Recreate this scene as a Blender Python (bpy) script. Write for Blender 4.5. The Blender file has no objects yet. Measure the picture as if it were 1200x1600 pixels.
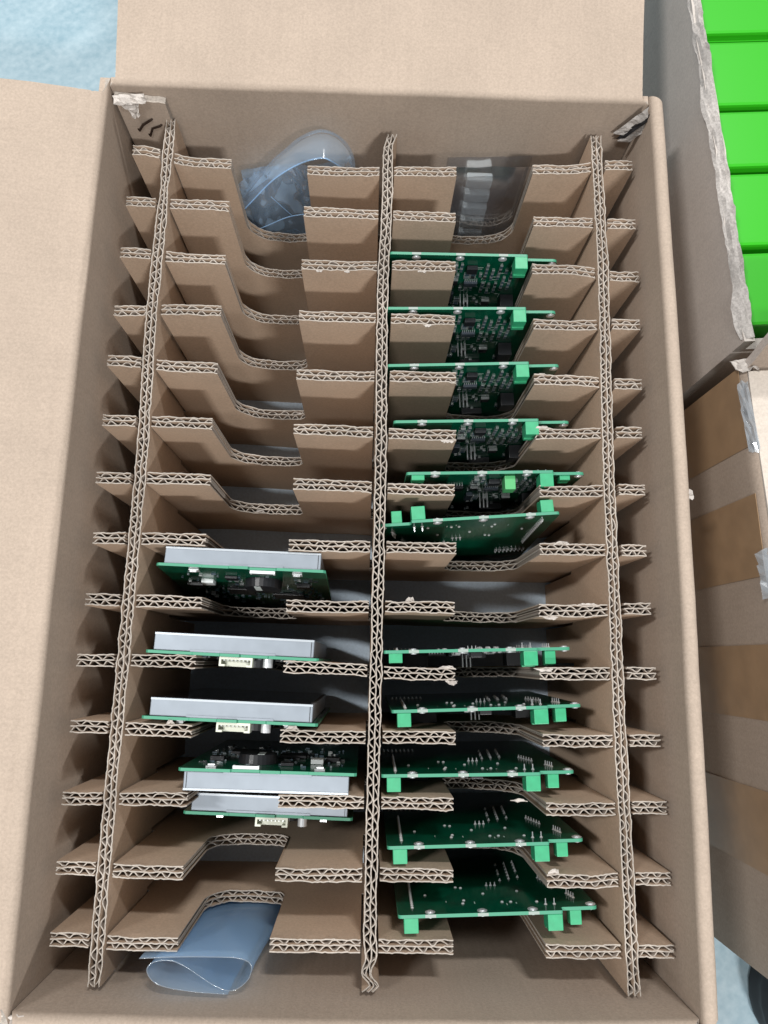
import bpy, bmesh, math, random
from mathutils import Matrix, Vector, noise

scene = bpy.context.scene
R = math.radians
ZT = 0.178            # height of the divider tops above the shop floor (metres)
COL = scene.collection

# ------------------------------------------------------------------ camera
cam_d = bpy.data.cameras.new("camera")
cam = bpy.data.objects.new("camera", cam_d)
COL.objects.link(cam)
cam_d.sensor_fit = 'VERTICAL'
cam_d.sensor_height = 36.0
cam_d.sensor_width = 27.0
cam_d.lens = 1162.424 / 1600 * 36.0
cam_d.clip_start = 0.02
cam_d.clip_end = 60
rot = Matrix.Rotation(0.02536, 3, 'Z') @ Matrix.Rotation(0.19788, 3, 'X') @ Matrix.Rotation(-0.02403, 3, 'Y')
cam.matrix_world = Matrix.Translation((-0.00599, -0.02323, 0.47 + ZT)) @ rot.to_4x4()
scene.camera = cam

# ------------------------------------------------------------------ light: factory ceiling lamps and a dim grey hall
world = bpy.data.worlds.new("World")
scene.world = world
world.use_nodes = True
bg = world.node_tree.nodes["Background"]
bg.inputs[0].default_value = (0.93, 0.96, 1.0, 1)
bg.inputs[1].default_value = 0.25


def lamp(name, loc, sx, sy, watts, col, target=(0, 0.05, ZT)):
    d = bpy.data.lights.new(name, 'AREA')
    d.shape = 'RECTANGLE'
    d.size, d.size_y = sx, sy
    d.energy = watts
    d.color = col
    o = bpy.data.objects.new(name, d)
    COL.objects.link(o)
    o.location = loc
    v = Vector(target) - Vector(loc)
    o.rotation_euler = v.to_track_quat('-Z', 'Y').to_euler()
    return o


WHITE = (1.0, 0.985, 0.96)
lamp("ceiling_lamp", (0.95, -2.1, 2.5), 0.45, 0.14, 50, WHITE)
lamp("ceiling_lamp", (-0.25, -0.85, 2.75), 0.45, 0.14, 18, WHITE)
lamp("ceiling_lamp", (0.55, 1.8, 2.8), 0.45, 0.14, 46, WHITE)
lamp("ceiling_lamp", (-1.35, 0.4, 2.6), 0.14, 0.45, 36, WHITE)

scene.view_settings.view_transform = 'Standard'
scene.view_settings.look = 'None'
scene.view_settings.gamma = 1
scene.view_settings.use_curve_mapping = False
scene.view_settings.exposure = 0.22
scene.render.engine = 'CYCLES'
scene.cycles.use_denoising = True
scene.cycles.max_bounces = 10
scene.cycles.transparent_max_bounces = 16
scene.cycles.caustics_reflective = False
scene.cycles.caustics_refractive = False


# ------------------------------------------------------------------ helpers
def fbm(x, y=0.0, z=0.0):
    return noise.noise(Vector((x, y, z)))


def tag(o, label=None, cat=None, group=None, kind=None):
    if label:
        o["label"] = label
    if cat:
        o["category"] = cat
    if group:
        o["group"] = group
    if kind:
        o["kind"] = kind
    return o


def empty(name, loc=(0, 0, 0), rz=0.0):
    o = bpy.data.objects.new(name, None)
    o.empty_display_size = 0.02
    COL.objects.link(o)
    o.location = loc
    o.rotation_euler = (0, 0, rz)
    return o


def link(name, me, parent=None):
    o = bpy.data.objects.new(name, me)
    COL.objects.link(o)
    if parent is not None:
        o.parent = parent
    return o


def copy_tree(o, parent=None, skip=()):
    c = o.copy()
    COL.objects.link(c)
    c.parent = parent
    for ch in list(o.children):
        if ch.name.split('.')[0] in skip:
            continue
        copy_tree(ch, c)
    return c


class MB:
    """collects vertices, faces and material slots for one mesh object"""

    def __init__(s):
        s.v, s.f, s.m = [], [], []

    def add(s, verts, faces, mi=0):
        b = len(s.v)
        s.v += [tuple(q) for q in verts]
        s.f += [tuple(i + b for i in f) for f in faces]
        s.m += [mi] * len(faces)

    def box(s, x0, x1, y0, y1, z0, z1, mi=0, bev=0.0):
        if bev <= 0:
            v = [(x, y, z) for z in (z0, z1) for y in (y0, y1) for x in (x0, x1)]
            f = [(0, 2, 3, 1), (4, 5, 7, 6), (0, 1, 5, 4), (2, 6, 7, 3), (0, 4, 6, 2), (1, 3, 7, 5)]
            s.add(v, f, mi)
            return
        bm = bmesh.new()
        bmesh.ops.create_cube(bm, size=1)
        for q in bm.verts:
            q.co = Vector(((x0 + x1) / 2 + q.co.x * (x1 - x0), (y0 + y1) / 2 + q.co.y * (y1 - y0), (z0 + z1) / 2 + q.co.z * (z1 - z0)))
        bmesh.ops.bevel(bm, geom=bm.edges[:], offset=bev, segments=2, affect='EDGES', profile=0.6)
        s.bm(bm, mi)

    def bm(s, bm, mi=0):
        bm.verts.index_update()
        s.add([q.co for q in bm.verts], [[q.index for q in f.verts] for f in bm.faces], mi)
        bm.free()

    def cyl(s, p0, p1, r0, r1=None, n=10, mi=0):
        r1 = r0 if r1 is None else r1
        p0, p1 = Vector(p0), Vector(p1)
        d = (p1 - p0).normalized()
        a = d.orthogonal().normalized()
        b = d.cross(a)
        vs = []
        for p, r in ((p0, r0), (p1, r1)):
            for i in range(n):
                t = 2 * math.pi * i / n
                vs.append(p + (a * math.cos(t) + b * math.sin(t)) * r)
        fs = [(i, (i + 1) % n, n + (i + 1) % n, n + i) for i in range(n)]
        fs += [tuple(range(n - 1, -1, -1)), tuple(range(n, 2 * n))]
        s.add(vs, fs, mi)

    def tube(s, pts, r, n=6, mi=0):
        P = [Vector(p) for p in pts]
        up = Vector((0.31, 0.45, 0.84)).normalized()
        vs = []
        for i, p in enumerate(P):
            d = (P[min(i + 1, len(P) - 1)] - P[max(i - 1, 0)]).normalized()
            a = d.cross(up).normalized()
            b = d.cross(a)
            vs += [p + (a * math.cos(2 * math.pi * k / n) + b * math.sin(2 * math.pi * k / n)) * r for k in range(n)]
        fs = [(i * n + k, i * n + (k + 1) % n, (i + 1) * n + (k + 1) % n, (i + 1) * n + k) for i in range(len(P) - 1) for k in range(n)]
        fs += [tuple(range(n - 1, -1, -1)), tuple(range(len(vs) - n, len(vs)))]
        s.add(vs, fs, mi)

    def prism_y(s, poly, y0, y1, mi_face=0, mi_edge=0):
        """polygon in x,z extruded along y"""
        n = len(poly)
        vs = [(x, y0, z) for x, z in poly] + [(x, y1, z) for x, z in poly]
        s.add(vs, [tuple(range(n)), tuple(range(2 * n - 1, n - 1, -1))], mi_face)
        s.add(vs, [(i, n + i, n + (i + 1) % n, (i + 1) % n) for i in range(n)], mi_edge)

    def build(s, name, mats, parent=None, smooth=False):
        me = bpy.data.meshes.new(name)
        me.from_pydata(s.v, [], s.f)
        if not isinstance(mats, (list, tuple)):
            mats = [mats]
        for m in mats:
            me.materials.append(m)
        me.polygons.foreach_set('material_index', s.m)
        if smooth:
            me.polygons.foreach_set('use_smooth', [True] * len(s.f))
        me.update()
        return link(name, me, parent)


def sheet(name, grid, th, mat, parent=None, smooth=True, edge_mat=None, rag=0.0):
    """thick sheet from a grid of points grid[i][j]; thickness th grows against the normal"""
    nu, nv = len(grid), len(grid[0])
    g = [[Vector(p) for p in row] for row in grid]
    vs, fs, mi = [], [], []
    back = []
    for i in range(nu):
        for j in range(nv):
            du = g[min(i + 1, nu - 1)][j] - g[max(i - 1, 0)][j]
            dv = g[i][min(j + 1, nv - 1)] - g[i][max(j - 1, 0)]
            n = du.cross(dv)
            n = n.normalized() if n.length > 1e-12 else Vector((0, 0, 1))
            vs.append(g[i][j])
            back.append(g[i][j] - n * th)
    N = nu * nv
    if th > 0:
        vs += back
    ix = lambda i, j: i * nv + j
    for i in range(nu - 1):
        for j in range(nv - 1):
            fs.append((ix(i, j), ix(i + 1, j), ix(i + 1, j + 1), ix(i, j + 1)))
            mi.append(0)
            if th > 0:
                fs.append((N + ix(i, j), N + ix(i, j + 1), N + ix(i + 1, j + 1), N + ix(i + 1, j)))
                mi.append(0)
    ring = [ix(i, 0) for i in range(nu)] + [ix(nu - 1, j) for j in range(1, nv)] + [ix(i, nv - 1) for i in range(nu - 2, -1, -1)] + [ix(0, j) for j in range(nv - 2, 0, -1)]
    for a, b in (zip(ring, ring[1:] + ring[:1]) if th > 0 else ()):
        q = len(vs)
        vs += [vs[a], vs[N + a], vs[N + b], vs[b]]
        fs.append((q, q + 1, q + 2, q + 3))
        mi.append(1)
    me = bpy.data.meshes.new(name)
    me.from_pydata([tuple(v) for v in vs], [], fs)
    me.materials.append(mat)
    me.materials.append(edge_mat or mat)
    me.polygons.foreach_set('material_index', mi)
    me.polygons.foreach_set('use_smooth', [smooth and m == 0 for m in mi])
    me.update()
    return link(name, me, parent)


# ------------------------------------------------------------------ materials
def new_mat(name):
    m = bpy.data.materials.new(name)
    m.use_nodes = True
    nt = m.node_tree
    b = nt.nodes["Principled BSDF"]
    return m, nt, b


def plain(name, col, rough=0.5, metal=0.0, spec=0.5, coat=0.0, vary=0.0, scale=200.0):
    m, nt, b = new_mat(name)
    b.inputs['Base Color'].default_value = (*col, 1)
    b.inputs['Roughness'].default_value = rough
    b.inputs['Metallic'].default_value = metal
    b.inputs['Specular IOR Level'].default_value = spec
    b.inputs['Coat Weight'].default_value = coat
    if vary > 0:
        tc = nt.nodes.new('ShaderNodeTexCoord')
        nz = nt.nodes.new('ShaderNodeTexNoise')
        nz.inputs['Scale'].default_value = scale
        nz.inputs['Detail'].default_value = 4
        nt.links.new(tc.outputs['Object'], nz.inputs['Vector'])
        rp = nt.nodes.new('ShaderNodeValToRGB')
        rp.color_ramp.elements[0].position = 0.3
        rp.color_ramp.elements[1].position = 0.7
        rp.color_ramp.elements[0].color = (*[c * (1 - vary) for c in col], 1)
        rp.color_ramp.elements[1].color = (*[min(1, c * (1 + vary)) for c in col], 1)
        nt.links.new(nz.outputs['Fac'], rp.inputs['Fac'])
        nt.links.new(rp.outputs['Color'], b.inputs['Base Color'])
    return m


def cardboard(name, col, axis=None, line=0.55, mottle=0.05, speck=0.11):
    """kraft board: fibre mottle, fine specks, faint flute print-through across `axis`"""
    m, nt, b = new_mat(name)
    N = nt.nodes.new
    L = nt.links.new
    b.inputs['Roughness'].default_value = 0.82
    b.inputs['Specular IOR Level'].default_value = 0.25
    tc = N('ShaderNodeTexCoord')
    geo = N('ShaderNodeNewGeometry')
    pos = geo.outputs['Position']
    big = N('ShaderNodeTexNoise')
    big.inputs['Scale'].default_value = 22
    big.inputs['Detail'].default_value = 5
    L(pos, big.inputs['Vector'])
    fine = N('ShaderNodeTexNoise')
    fine.inputs['Scale'].default_value = 620
    fine.inputs['Detail'].default_value = 3
    fine.inputs['Roughness'].default_value = 0.7
    L(pos, fine.inputs['Vector'])
    r1 = N('ShaderNodeMapRange')
    r1.inputs['From Min'].default_value = 0.3
    r1.inputs['From Max'].default_value = 0.7
    r1.inputs['To Min'].default_value = 1 - mottle
    r1.inputs['To Max'].default_value = 1 + mottle
    L(big.outputs['Fac'], r1.inputs['Value'])
    r2 = N('ShaderNodeMapRange')
    r2.inputs['From Min'].default_value = 0.3
    r2.inputs['From Max'].default_value = 0.7
    r2.inputs['To Min'].default_value = 1 - speck
    r2.inputs['To Max'].default_value = 1 + speck
    L(fine.outputs['Fac'], r2.inputs['Value'])
    mu = N('ShaderNodeMath')
    mu.operation = 'MULTIPLY'
    L(r1.outputs['Result'], mu.inputs[0])
    L(r2.outputs['Result'], mu.inputs[1])
    vm = N('ShaderNodeVectorMath')
    vm.operation = 'SCALE'
    vm.inputs[0].default_value = col
    L(mu.outputs[0], vm.inputs['Scale'])
    L(vm.outputs['Vector'], b.inputs['Base Color'])
    bp = N('ShaderNodeBump')
    bp.inputs['Strength'].default_value = 0.25
    bp.inputs['Distance'].default_value = 0.0006
    h = fine.outputs['Fac']
    if axis:
        sx = N('ShaderNodeSeparateXYZ')
        L(pos, sx.inputs[0])
        wob = N('ShaderNodeMath')
        wob.operation = 'MULTIPLY_ADD'
        wob.inputs[1].default_value = 0.004
        L(big.outputs['Fac'], wob.inputs[0])
        L(sx.outputs[axis], wob.inputs[2])
        mul = N('ShaderNodeMath')
        mul.operation = 'MULTIPLY'
        mul.inputs[1].default_value = 2 * math.pi / 0.0075
        L(wob.outputs[0], mul.inputs[0])
        sn = N('ShaderNodeMath')
        sn.operation = 'SINE'
        L(mul.outputs[0], sn.inputs[0])
        ad = N('ShaderNodeMath')
        ad.operation = 'MULTIPLY_ADD'
        st = N('ShaderNodeTexNoise')
        st.inputs['Scale'].default_value = 1
        st.inputs['Detail'].default_value = 3
        sv = N('ShaderNodeVectorMath')
        sv.operation = 'MULTIPLY'
        sv.inputs[1].default_value = (420, 9, 9) if axis == 'X' else (9, 420, 9)
        L(pos, sv.inputs[0])
        L(sv.outputs['Vector'], st.inputs['Vector'])
        r3 = N('ShaderNodeMapRange')
        r3.inputs['From Min'].default_value = 0.3
        r3.inputs['From Max'].default_value = 0.7
        r3.inputs['To Min'].default_value = 0.978
        r3.inputs['To Max'].default_value = 1.022
        L(st.outputs['Fac'], r3.inputs['Value'])
        m3 = N('ShaderNodeMath')
        m3.operation = 'MULTIPLY'
        L(mu.outputs[0], m3.inputs[0])
        L(r3.outputs['Result'], m3.inputs[1])
        L(m3.outputs[0], vm.inputs['Scale'])
        ad.inputs[1].default_value = line * 0.3
        L(sn.outputs[0], ad.inputs[0])
        L(fine.outputs['Fac'], ad.inputs[2])
        h = ad.outputs[0]
    L(h, bp.inputs['Height'])
    L(bp.outputs['Normal'], b.inputs['Normal'])
    return m


KRAFT = (0.41, 0.333, 0.27)
M = {}
M['card_x'] = cardboard('kraft_board_x', KRAFT, 'X')
M['card_y'] = cardboard('kraft_board_y', KRAFT, 'Y')
M['liner'] = cardboard('kraft_liner', (0.475, 0.36, 0.268), None, mottle=0.06)
M['flute'] = cardboard('kraft_fluting', (0.36, 0.315, 0.275), None, mottle=0.1)
M['cut'] = cardboard('cut_paper_edge', (0.385, 0.345, 0.305), None, mottle=0.15, speck=0.2)
M['torn'] = cardboard('torn_paper', (0.50, 0.46, 0.425), None, mottle=0.2)
M['torn_grey'] = cardboard('grey_torn_paper', (0.40, 0.375, 0.355), None, mottle=0.25, speck=0.25)
M['card_grey'] = cardboard('grey_kraft_board', (0.52, 0.465, 0.425), 'Y')
M['card_brown'] = cardboard('brown_kraft_board', (0.36, 0.29, 0.235), 'Y')
M['card_pale'] = cardboard('pale_board', (0.55, 0.49, 0.43), 'Y')
M['tape'] = plain('brown_tape', (0.33, 0.215, 0.125), 0.28, vary=0.10, scale=60)
M['pcb'] = plain('green_soldermask', (0.001, 0.066, 0.034), 0.16, spec=0.6, vary=0.25, scale=140)
M['pcb_edge'] = plain('laminate_edge', (0.05, 0.27, 0.165), 0.45)
M['block'] = plain('green_terminal_plastic', (0.03, 0.33, 0.155), 0.42, vary=0.10)
M['block_pale'] = plain('pale_green_terminal_plastic', (0.08, 0.38, 0.14), 0.4)
M['solder'] = plain('solder', (0.74, 0.76, 0.78), 0.28, metal=0.55)
M['plated'] = plain('plated_pad', (0.40, 0.42, 0.42), 0.35, metal=0.6)
M['pad_edge'] = plain('worn_pad_edge', (0.30, 0.36, 0.33), 0.5)
M['chip'] = plain('black_chip_plastic', (0.012, 0.013, 0.016), 0.38)
M['chip_grey'] = plain('grey_chip_plastic', (0.05, 0.065, 0.085), 0.35)
M['smd'] = plain('ceramic_part', (0.11, 0.14, 0.15), 0.4)
M['smd_blue'] = plain('blue_grey_part', (0.04, 0.07, 0.095), 0.4)
M['silk'] = plain('white_print', (0.55, 0.60, 0.58), 0.6)
M['steel'] = plain('brushed_steel_frame', (0.23, 0.262, 0.30), 0.42, metal=0.45, vary=0.06, scale=80)
M['lip'] = plain('frame_lip_steel', (0.42, 0.46, 0.50), 0.35, metal=0.4)
M['lcd'] = plain('black_display_glass', (0.004, 0.004, 0.005), 0.06, spec=0.6)
M['ivory'] = plain('ivory_connector', (0.62, 0.64, 0.54), 0.45)
M['foam'] = plain('blue_grey_foam', (0.50, 0.60, 0.70), 0.8, vary=0.08, scale=500)
M['black'] = plain('black_rubber_and_dark_gap', (0.008, 0.008, 0.010), 0.5)
M['rust'] = plain('dark_staple_wire', (0.045, 0.028, 0.02), 0.5, metal=0.4)
M['white_part'] = plain('white_plastic_part', (0.72, 0.77, 0.78), 0.45)


def green_paint():
    m, nt, b = new_mat('bright_green_paint')
    b.inputs['Base Color'].default_value = (0.030, 0.42, 0.010, 1)
    b.inputs['Roughness'].default_value = 0.33
    b.inputs['Coat Weight'].default_value = 0.35
    b.inputs['Coat Roughness'].default_value = 0.12
    nz = nt.nodes.new('ShaderNodeTexNoise')
    nz.inputs['Scale'].default_value = 900
    bp = nt.nodes.new('ShaderNodeBump')
    bp.inputs['Strength'].default_value = 0.05
    bp.inputs['Distance'].default_value = 0.0004
    geo = nt.nodes.new('ShaderNodeNewGeometry')
    nt.links.new(geo.outputs['Position'], nz.inputs['Vector'])
    nt.links.new(nz.outputs['Fac'], bp.inputs['Height'])
    nt.links.new(bp.outputs['Normal'], b.inputs['Normal'])
    return m


def film(name, tint, body, haze, gloss=0.10):
    """thin clear plastic: mostly see-through, a little milky, glossy at grazing angles"""
    m = bpy.data.materials.new(name)
    m.use_nodes = True
    nt = m.node_tree
    nt.nodes.remove(nt.nodes["Principled BSDF"])
    N = nt.nodes.new
    L = nt.links.new
    out = nt.nodes["Material Output"]
    tr = N('ShaderNodeBsdfTransparent')
    tr.inputs[0].default_value = (*tint, 1)
    df = N('ShaderNodeBsdfDiffuse')
    df.inputs[0].default_value = (*body, 1)
    tl = N('ShaderNodeBsdfTranslucent')
    tl.inputs[0].default_value = (*body, 1)
    a = N('ShaderNodeAddShader')
    L(df.outputs[0], a.inputs[0])
    L(tl.outputs[0], a.inputs[1])
    m1 = N('ShaderNodeMixShader')
    m1.inputs[0].default_value = haze
    L(tr.outputs[0], m1.inputs[1])
    L(a.outputs[0], m1.inputs[2])
    gl = N('ShaderNodeBsdfGlossy')
    gl.inputs['Roughness'].default_value = 0.12
    lw = N('ShaderNodeLayerWeight')
    lw.inputs[0].default_value = 0.25
    mr = N('ShaderNodeMapRange')
    mr.inputs['To Min'].default_value = gloss * 0.35
    mr.inputs['To Max'].default_value = 0.45
    L(lw.outputs['Fresnel'], mr.inputs['Value'])
    m2 = N('ShaderNodeMixShader')
    L(mr.outputs['Result'], m2.inputs[0])
    L(m1.outputs[0], m2.inputs[1])
    L(gl.outputs[0], m2.inputs[2])
    L(m2.outputs[0], out.inputs['Surface'])
    return m


def floor_mat():
    m, nt, b = new_mat('blue_floor_paint')
    N = nt.nodes.new
    L = nt.links.new
    geo = N('ShaderNodeNewGeometry')
    mp = N('ShaderNodeMapping')
    mp.inputs['Scale'].default_value = (7, 26, 1)
    m0 = N('ShaderNodeMapping')
    m0.inputs['Rotation'].default_value = (0, 0, R(-40))
    L(geo.outputs['Position'], m0.inputs['Vector'])
    L(m0.outputs[0], mp.inputs['Vector'])
    n1 = N('ShaderNodeTexNoise')
    n1.inputs['Scale'].default_value = 1.0
    n1.inputs['Detail'].default_value = 8
    n1.inputs['Roughness'].default_value = 0.65
    L(mp.outputs[0], n1.inputs['Vector'])
    n2 = N('ShaderNodeTexNoise')
    n2.inputs['Scale'].default_value = 160
    n2.inputs['Detail'].default_value = 5
    L(geo.outputs['Position'], n2.inputs['Vector'])
    mx = N('ShaderNodeMix')
    mx.inputs[0].default_value = 0.4
    L(n1.outputs['Fac'], mx.inputs[2])
    L(n2.outputs['Fac'], mx.inputs[3])
    rp = N('ShaderNodeValToRGB')
    e = rp.color_ramp.elements
    e[0].position, e[1].position = 0.36, 0.66
    e[0].color = (0.25, 0.38, 0.45, 1)
    e[1].color = (0.42, 0.54, 0.60, 1)
    L(mx.outputs[0], rp.inputs['Fac'])
    L(rp.outputs['Color'], b.inputs['Base Color'])
    b.inputs['Roughness'].default_value = 0.45
    bp = N('ShaderNodeBump')
    bp.inputs['Strength'].default_value = 0.15
    bp.inputs['Distance'].default_value = 0.001
    L(n2.outputs['Fac'], bp.inputs['Height'])
    L(bp.outputs['Normal'], b.inputs['Normal'])
    return m


M['green'] = green_paint()
M['film'] = film('clear_blue_film', (0.93, 0.97, 0.99), (0.56, 0.76, 1.0), 0.23)
M['film_roll'] = film('milky_blue_film', (0.90, 0.96, 1.0), (0.48, 0.72, 1.0), 0.26)
M['film_dark'] = film('smoky_clear_film', (0.90, 0.92, 0.94), (0.46, 0.55, 0.68), 0.06)
M['tape_clear'] = film('clear_tape', (0.9, 0.92, 0.94), (0.5, 0.55, 0.6), 0.20, 0.3)
M['floor'] = floor_mat()

# ------------------------------------------------------------------ setting: floor
mb = MB()
mb.add([(-6, -6, 0), (6, -6, 0), (6, 6, 0), (-6, 6, 0)], [(0, 1, 2, 3)])
tag(mb.build('floor', M['floor']), kind='structure')

# ------------------------------------------------------------------ the open cardboard box
XL, XR, YF, YB = -0.1905, 0.1798, -0.2100, 0.3570      # inner faces
ZB = ZT - 0.170                                         # inner bottom
ZR = ZT + 0.030                                         # rim
WT = 0.007                                              # double wall board

box = empty('cardboard_box', (0, 0, 0))
tag(box, 'open brown cardboard box with its flaps folded out, packed with dividers and boards', 'box')


def wall_profile(r, ang, length, seg=8, straight=3):
    """(outward, up) points of the inner skin: rim bend of radius r through `ang`, then a straight flap"""
    pts = []
    for i in range(seg + 1):
        t = ang * i / seg
        pts.append((r * (1 - math.cos(t)), -r + r * math.sin(t)))
    dx, dz = math.sin(ang), math.cos(ang)
    x0, z0 = pts[seg]
    for d, dip in ((0.0035, 0), (0.005, 0.0006), (0.0065, 0), (0.012, 0), (0.0135, 0.0004), (0.015, 0)) + tuple((0.015 + (length - 0.015) * i / straight, 0) for i in range(1, straight + 1)):
        pts.append((x0 + dx * d + dz * dip, z0 + dz * d - dx * dip))
    return pts


def wall_and_flap(side, a0, a1, r, ang, length, fa0, fa1, mat, bow=0.0, wname='wall', fname='flap', seed=0, flare=0.0, rdz=0.0, th=WT):
    """side: 'L','R','B','F'. a0..a1 run of the wall along its length, fa0..fa1 run of the flap"""
    def place(a, o, z, bulge):
        if side == 'L':
            return (XL - o - bulge, a, z)
        if side == 'R':
            return (XR + o + bulge, a, z)
        if side == 'B':
            return (a, YB + o + bulge, z)
        return (a, YF - o - bulge, z)
    n = 40
    rim = ZR + rdz
    def bulge(a, z):
        h = max(0.0, (z - ZB) / (rim - ZB))
        t = min(1, max(0, (a - a0) / (a1 - a0)))
        return bow * math.sin(math.pi * t) * h + 0.0008 * fbm(a * 14, z * 10, seed) * h
    zs = [ZB - WT + 0.0005, ZB + 0.05, ZB + 0.10, rim - 0.05, rim - 0.025, rim - r]
    g = []
    for i in range(n + 1):
        t = i / n
        a = a0 + (a1 - a0) * t
        row = []
        for z in zs:
            b = bulge(a, z)
            row.append(place(a, 0, z, b))
        g.append(row)
    if side in 'RB':
        pass
    flip = side in 'LB'
    if flip:
        g = g[::-1]
    if side in 'BF':
        pass
    sheet(wname, orient(g, side), th, mat, box, edge_mat=mat)
    prof = wall_profile(r, ang, length, 9, 6)
    g = []
    for i in range(n + 1):
        t = i / n
        row = []
        for k, (o, u) in enumerate(prof):
            s = max(0.0, min(1.0, o / length))
            e = max(0.0, 1 - k / 7)
            w0 = fa0 + (a0 - fa0) * e - flare * s
            w1 = fa1 + (a1 - fa1) * e + flare * s
            a = w0 + (w1 - w0) * t
            b = bulge(a, rim - r)
            lift = (0.0030 * fbm(a * 7, o * 9, seed + 5) + 0.0006 * fbm(a * 40, o * 40, seed)) * min(1, o / 0.03) if o > 0 else 0
            dent = -0.0018 * abs(fbm(a * 55, 3.1, seed + 9)) * math.exp(-((k - 5) / 3.0) ** 2)
            row.append(place(a, o, rim + u + lift + dent, b))
        g.append(row)
    if flip:
        g = g[::-1]
    return sheet(fname, orient(g, side), th, mat, box, edge_mat=M['cut'])


def orient(g, side):
    """make the sheet's front normal face the box inside (thickness then grows outwards)"""
    i, j = len(g) // 2, 0
    p = Vector(g[i][j])
    du = Vector(g[i + 1][j]) - p
    dv = Vector(g[i][j + 1]) - p
    n = du.cross(dv)
    want = {'L': Vector((1, 0, 0)), 'R': Vector((-1, 0, 0)), 'B': Vector((0, -1, 0)), 'F': Vector((0, 1, 0))}[side]
    return g if n.dot(want) > 0 else g[::-1]


wall_and_flap('L', YF - WT, YB + WT, 0.0045, R(84), 0.19, YF + 0.003, YB - 0.008, M['card_y'], bow=0.001, wname='left_wall', fname='left_flap', seed=1)
wall_and_flap('R', YF - WT, YB + WT, 0.0045, R(176), 0.13, YF + 0.001, YB + 0.001, M['card_y'], bow=0.002, wname='right_wall', fname='right_flap', seed=2, th=0.004)
wall_and_flap('B', XL + 0.0005, XR - 0.0005, 0.004, R(84), 0.20, -0.1855, 0.1738, M['card_x'], wname='back_wall', fname='back_flap', seed=3, flare=0.006)
wall_and_flap('F', XL + 0.0005, XR - 0.0005, 0.006, R(98), 0.16, XL + 0.004, XR - 0.006, M['card_x'], bow=0.002, wname='front_wall', fname='front_flap', seed=4)
mb = MB()
mb.box(XL + 0.0006, XR - 0.0006, YF + 0.0006, YB - 0.0006, ZB - WT, ZB)
mb.build('bottom', M['card_x'], box)

# glued corner strip with two staples on the back wall
g = []
for i in range(9):
    x = XL + 0.002 + i / 8 * 0.034
    row = []
    for z in (ZB + 0.004, ZB + 0.08, ZT - 0.03, ZT + 0.0215 + 0.0016 * fbm(x * 160, 0, 2) - 0.004 * (i / 8)):
        row.append((x, YB - 0.0052, z))
    g.append(row)
strip = sheet('glue_strip', orient(g, 'B'), 0.005, M['card_x'], box, edge_mat=M['cut'])
for pts in (((-0.1797, -0.0086), (-0.1757, -0.0030), (-0.1687, 0.0024)), ((-0.1733, -0.0137), (-0.1697, -0.0062), (-0.1634, -0.0032))):
    mb = MB()
    q = [(x, YB - 0.0064, ZT + z) for x, z in pts]
    mb.tube([(q[0][0] - 0.001, q[0][1] + 0.0014, q[0][2]), *q, (q[2][0] + 0.001, q[2][1] + 0.0014, q[2][2])], 0.0009)
    mb.build('staple', M['rust'], strip)


def crumple(name, o, ax, ay, nx, ny, amp, seed, mat, parent, th=0.0006, taper=0.0, curl=0.0):
    """a small crumpled or torn scrap spanned by vectors ax and ay from corner o"""
    o, ax, ay = Vector(o), Vector(ax), Vector(ay)
    nn = ax.cross(ay).normalized()
    g = []
    for i in range(nx + 1):
        row = []
        for j in range(ny + 1):
            u, v = i / nx, j / ny
            uu = 0.5 + (u - 0.5) * (1 - taper * v)
            e = fbm(u * 5 + seed, v * 5, seed * 1.7)
            edge = 0.10 * fbm(u * 9 + seed, v * 9, 4.0) if (i in (0, nx) or j in (0, ny)) else 0
            p = o + ax * (uu + edge) + ay * (v + edge) + nn * (amp * e + curl * v * v)
            row.append(p)
        g.append(row)
    return sheet(name, g, th, mat, parent, smooth=False)


# torn corners of the box
crumple('torn_paper', (-0.1850, YB - 0.008, ZT + 0.024), (0.016, -0.002, 0.002), (0.002, -0.004, -0.012), 7, 6, 0.004, 3.3, M['torn'], box, taper=0.7)
crumple('torn_paper', (-0.1880, YB - 0.007, ZT + 0.026), (0.022, 0.001, 0.001), (0.001, -0.005, -0.003), 8, 3, 0.003, 5.1, M['torn'], box)
for dx, dz, wd, sd, mt in ((0.0, 0.0, 0.0045, 8.2, 'torn_grey'), (0.0032, -0.0030, 0.0022, 6.1, 'black'), (0.0046, -0.0045, 0.0050, 2.9, 'torn_grey')):  # black middle strip paints the dark gap inside the tear
    crumple('torn_tape_and_dark_slit', (0.1625 + dx, YB - 0.0030 - dx * 0.5, ZT + 0.0010 + dz), (0.0150, -0.002, 0.0290), (wd, -0.0025, -wd * 0.5), 12, 3, 0.0014, sd, M[mt], box, th=0.0004, taper=0.35)
for k, (x, y) in enumerate(((XR - 0.004, YF - 0.001), (XR + 0.004, YF - 0.004), (XR - 0.009, YF - 0.004))):
    crumple('torn_paper', (x - 0.005, y - 0.003, ZR - 0.003), (0.009, 0.002, 0.002), (0.0, -0.005, -0.010), 6, 5, 0.004, 11.0 + k, M['torn'], box)
crumple('torn_paper', (XL - 0.004, YF - 0.001, ZR - 0.004), (0.012, 0.000, 0.001), (-0.003, -0.006, -0.006), 6, 5, 0.004, 17.0, M['torn'], box)
crumple('torn_paper', (XR + 0.0082, 0.0775, ZR - 0.005), (0.000, 0.008, 0.0), (0.005, 0.000, 0.001), 4, 4, 0.002, 23.0, M['torn'], box, th=0.002, taper=0.6)

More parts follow.
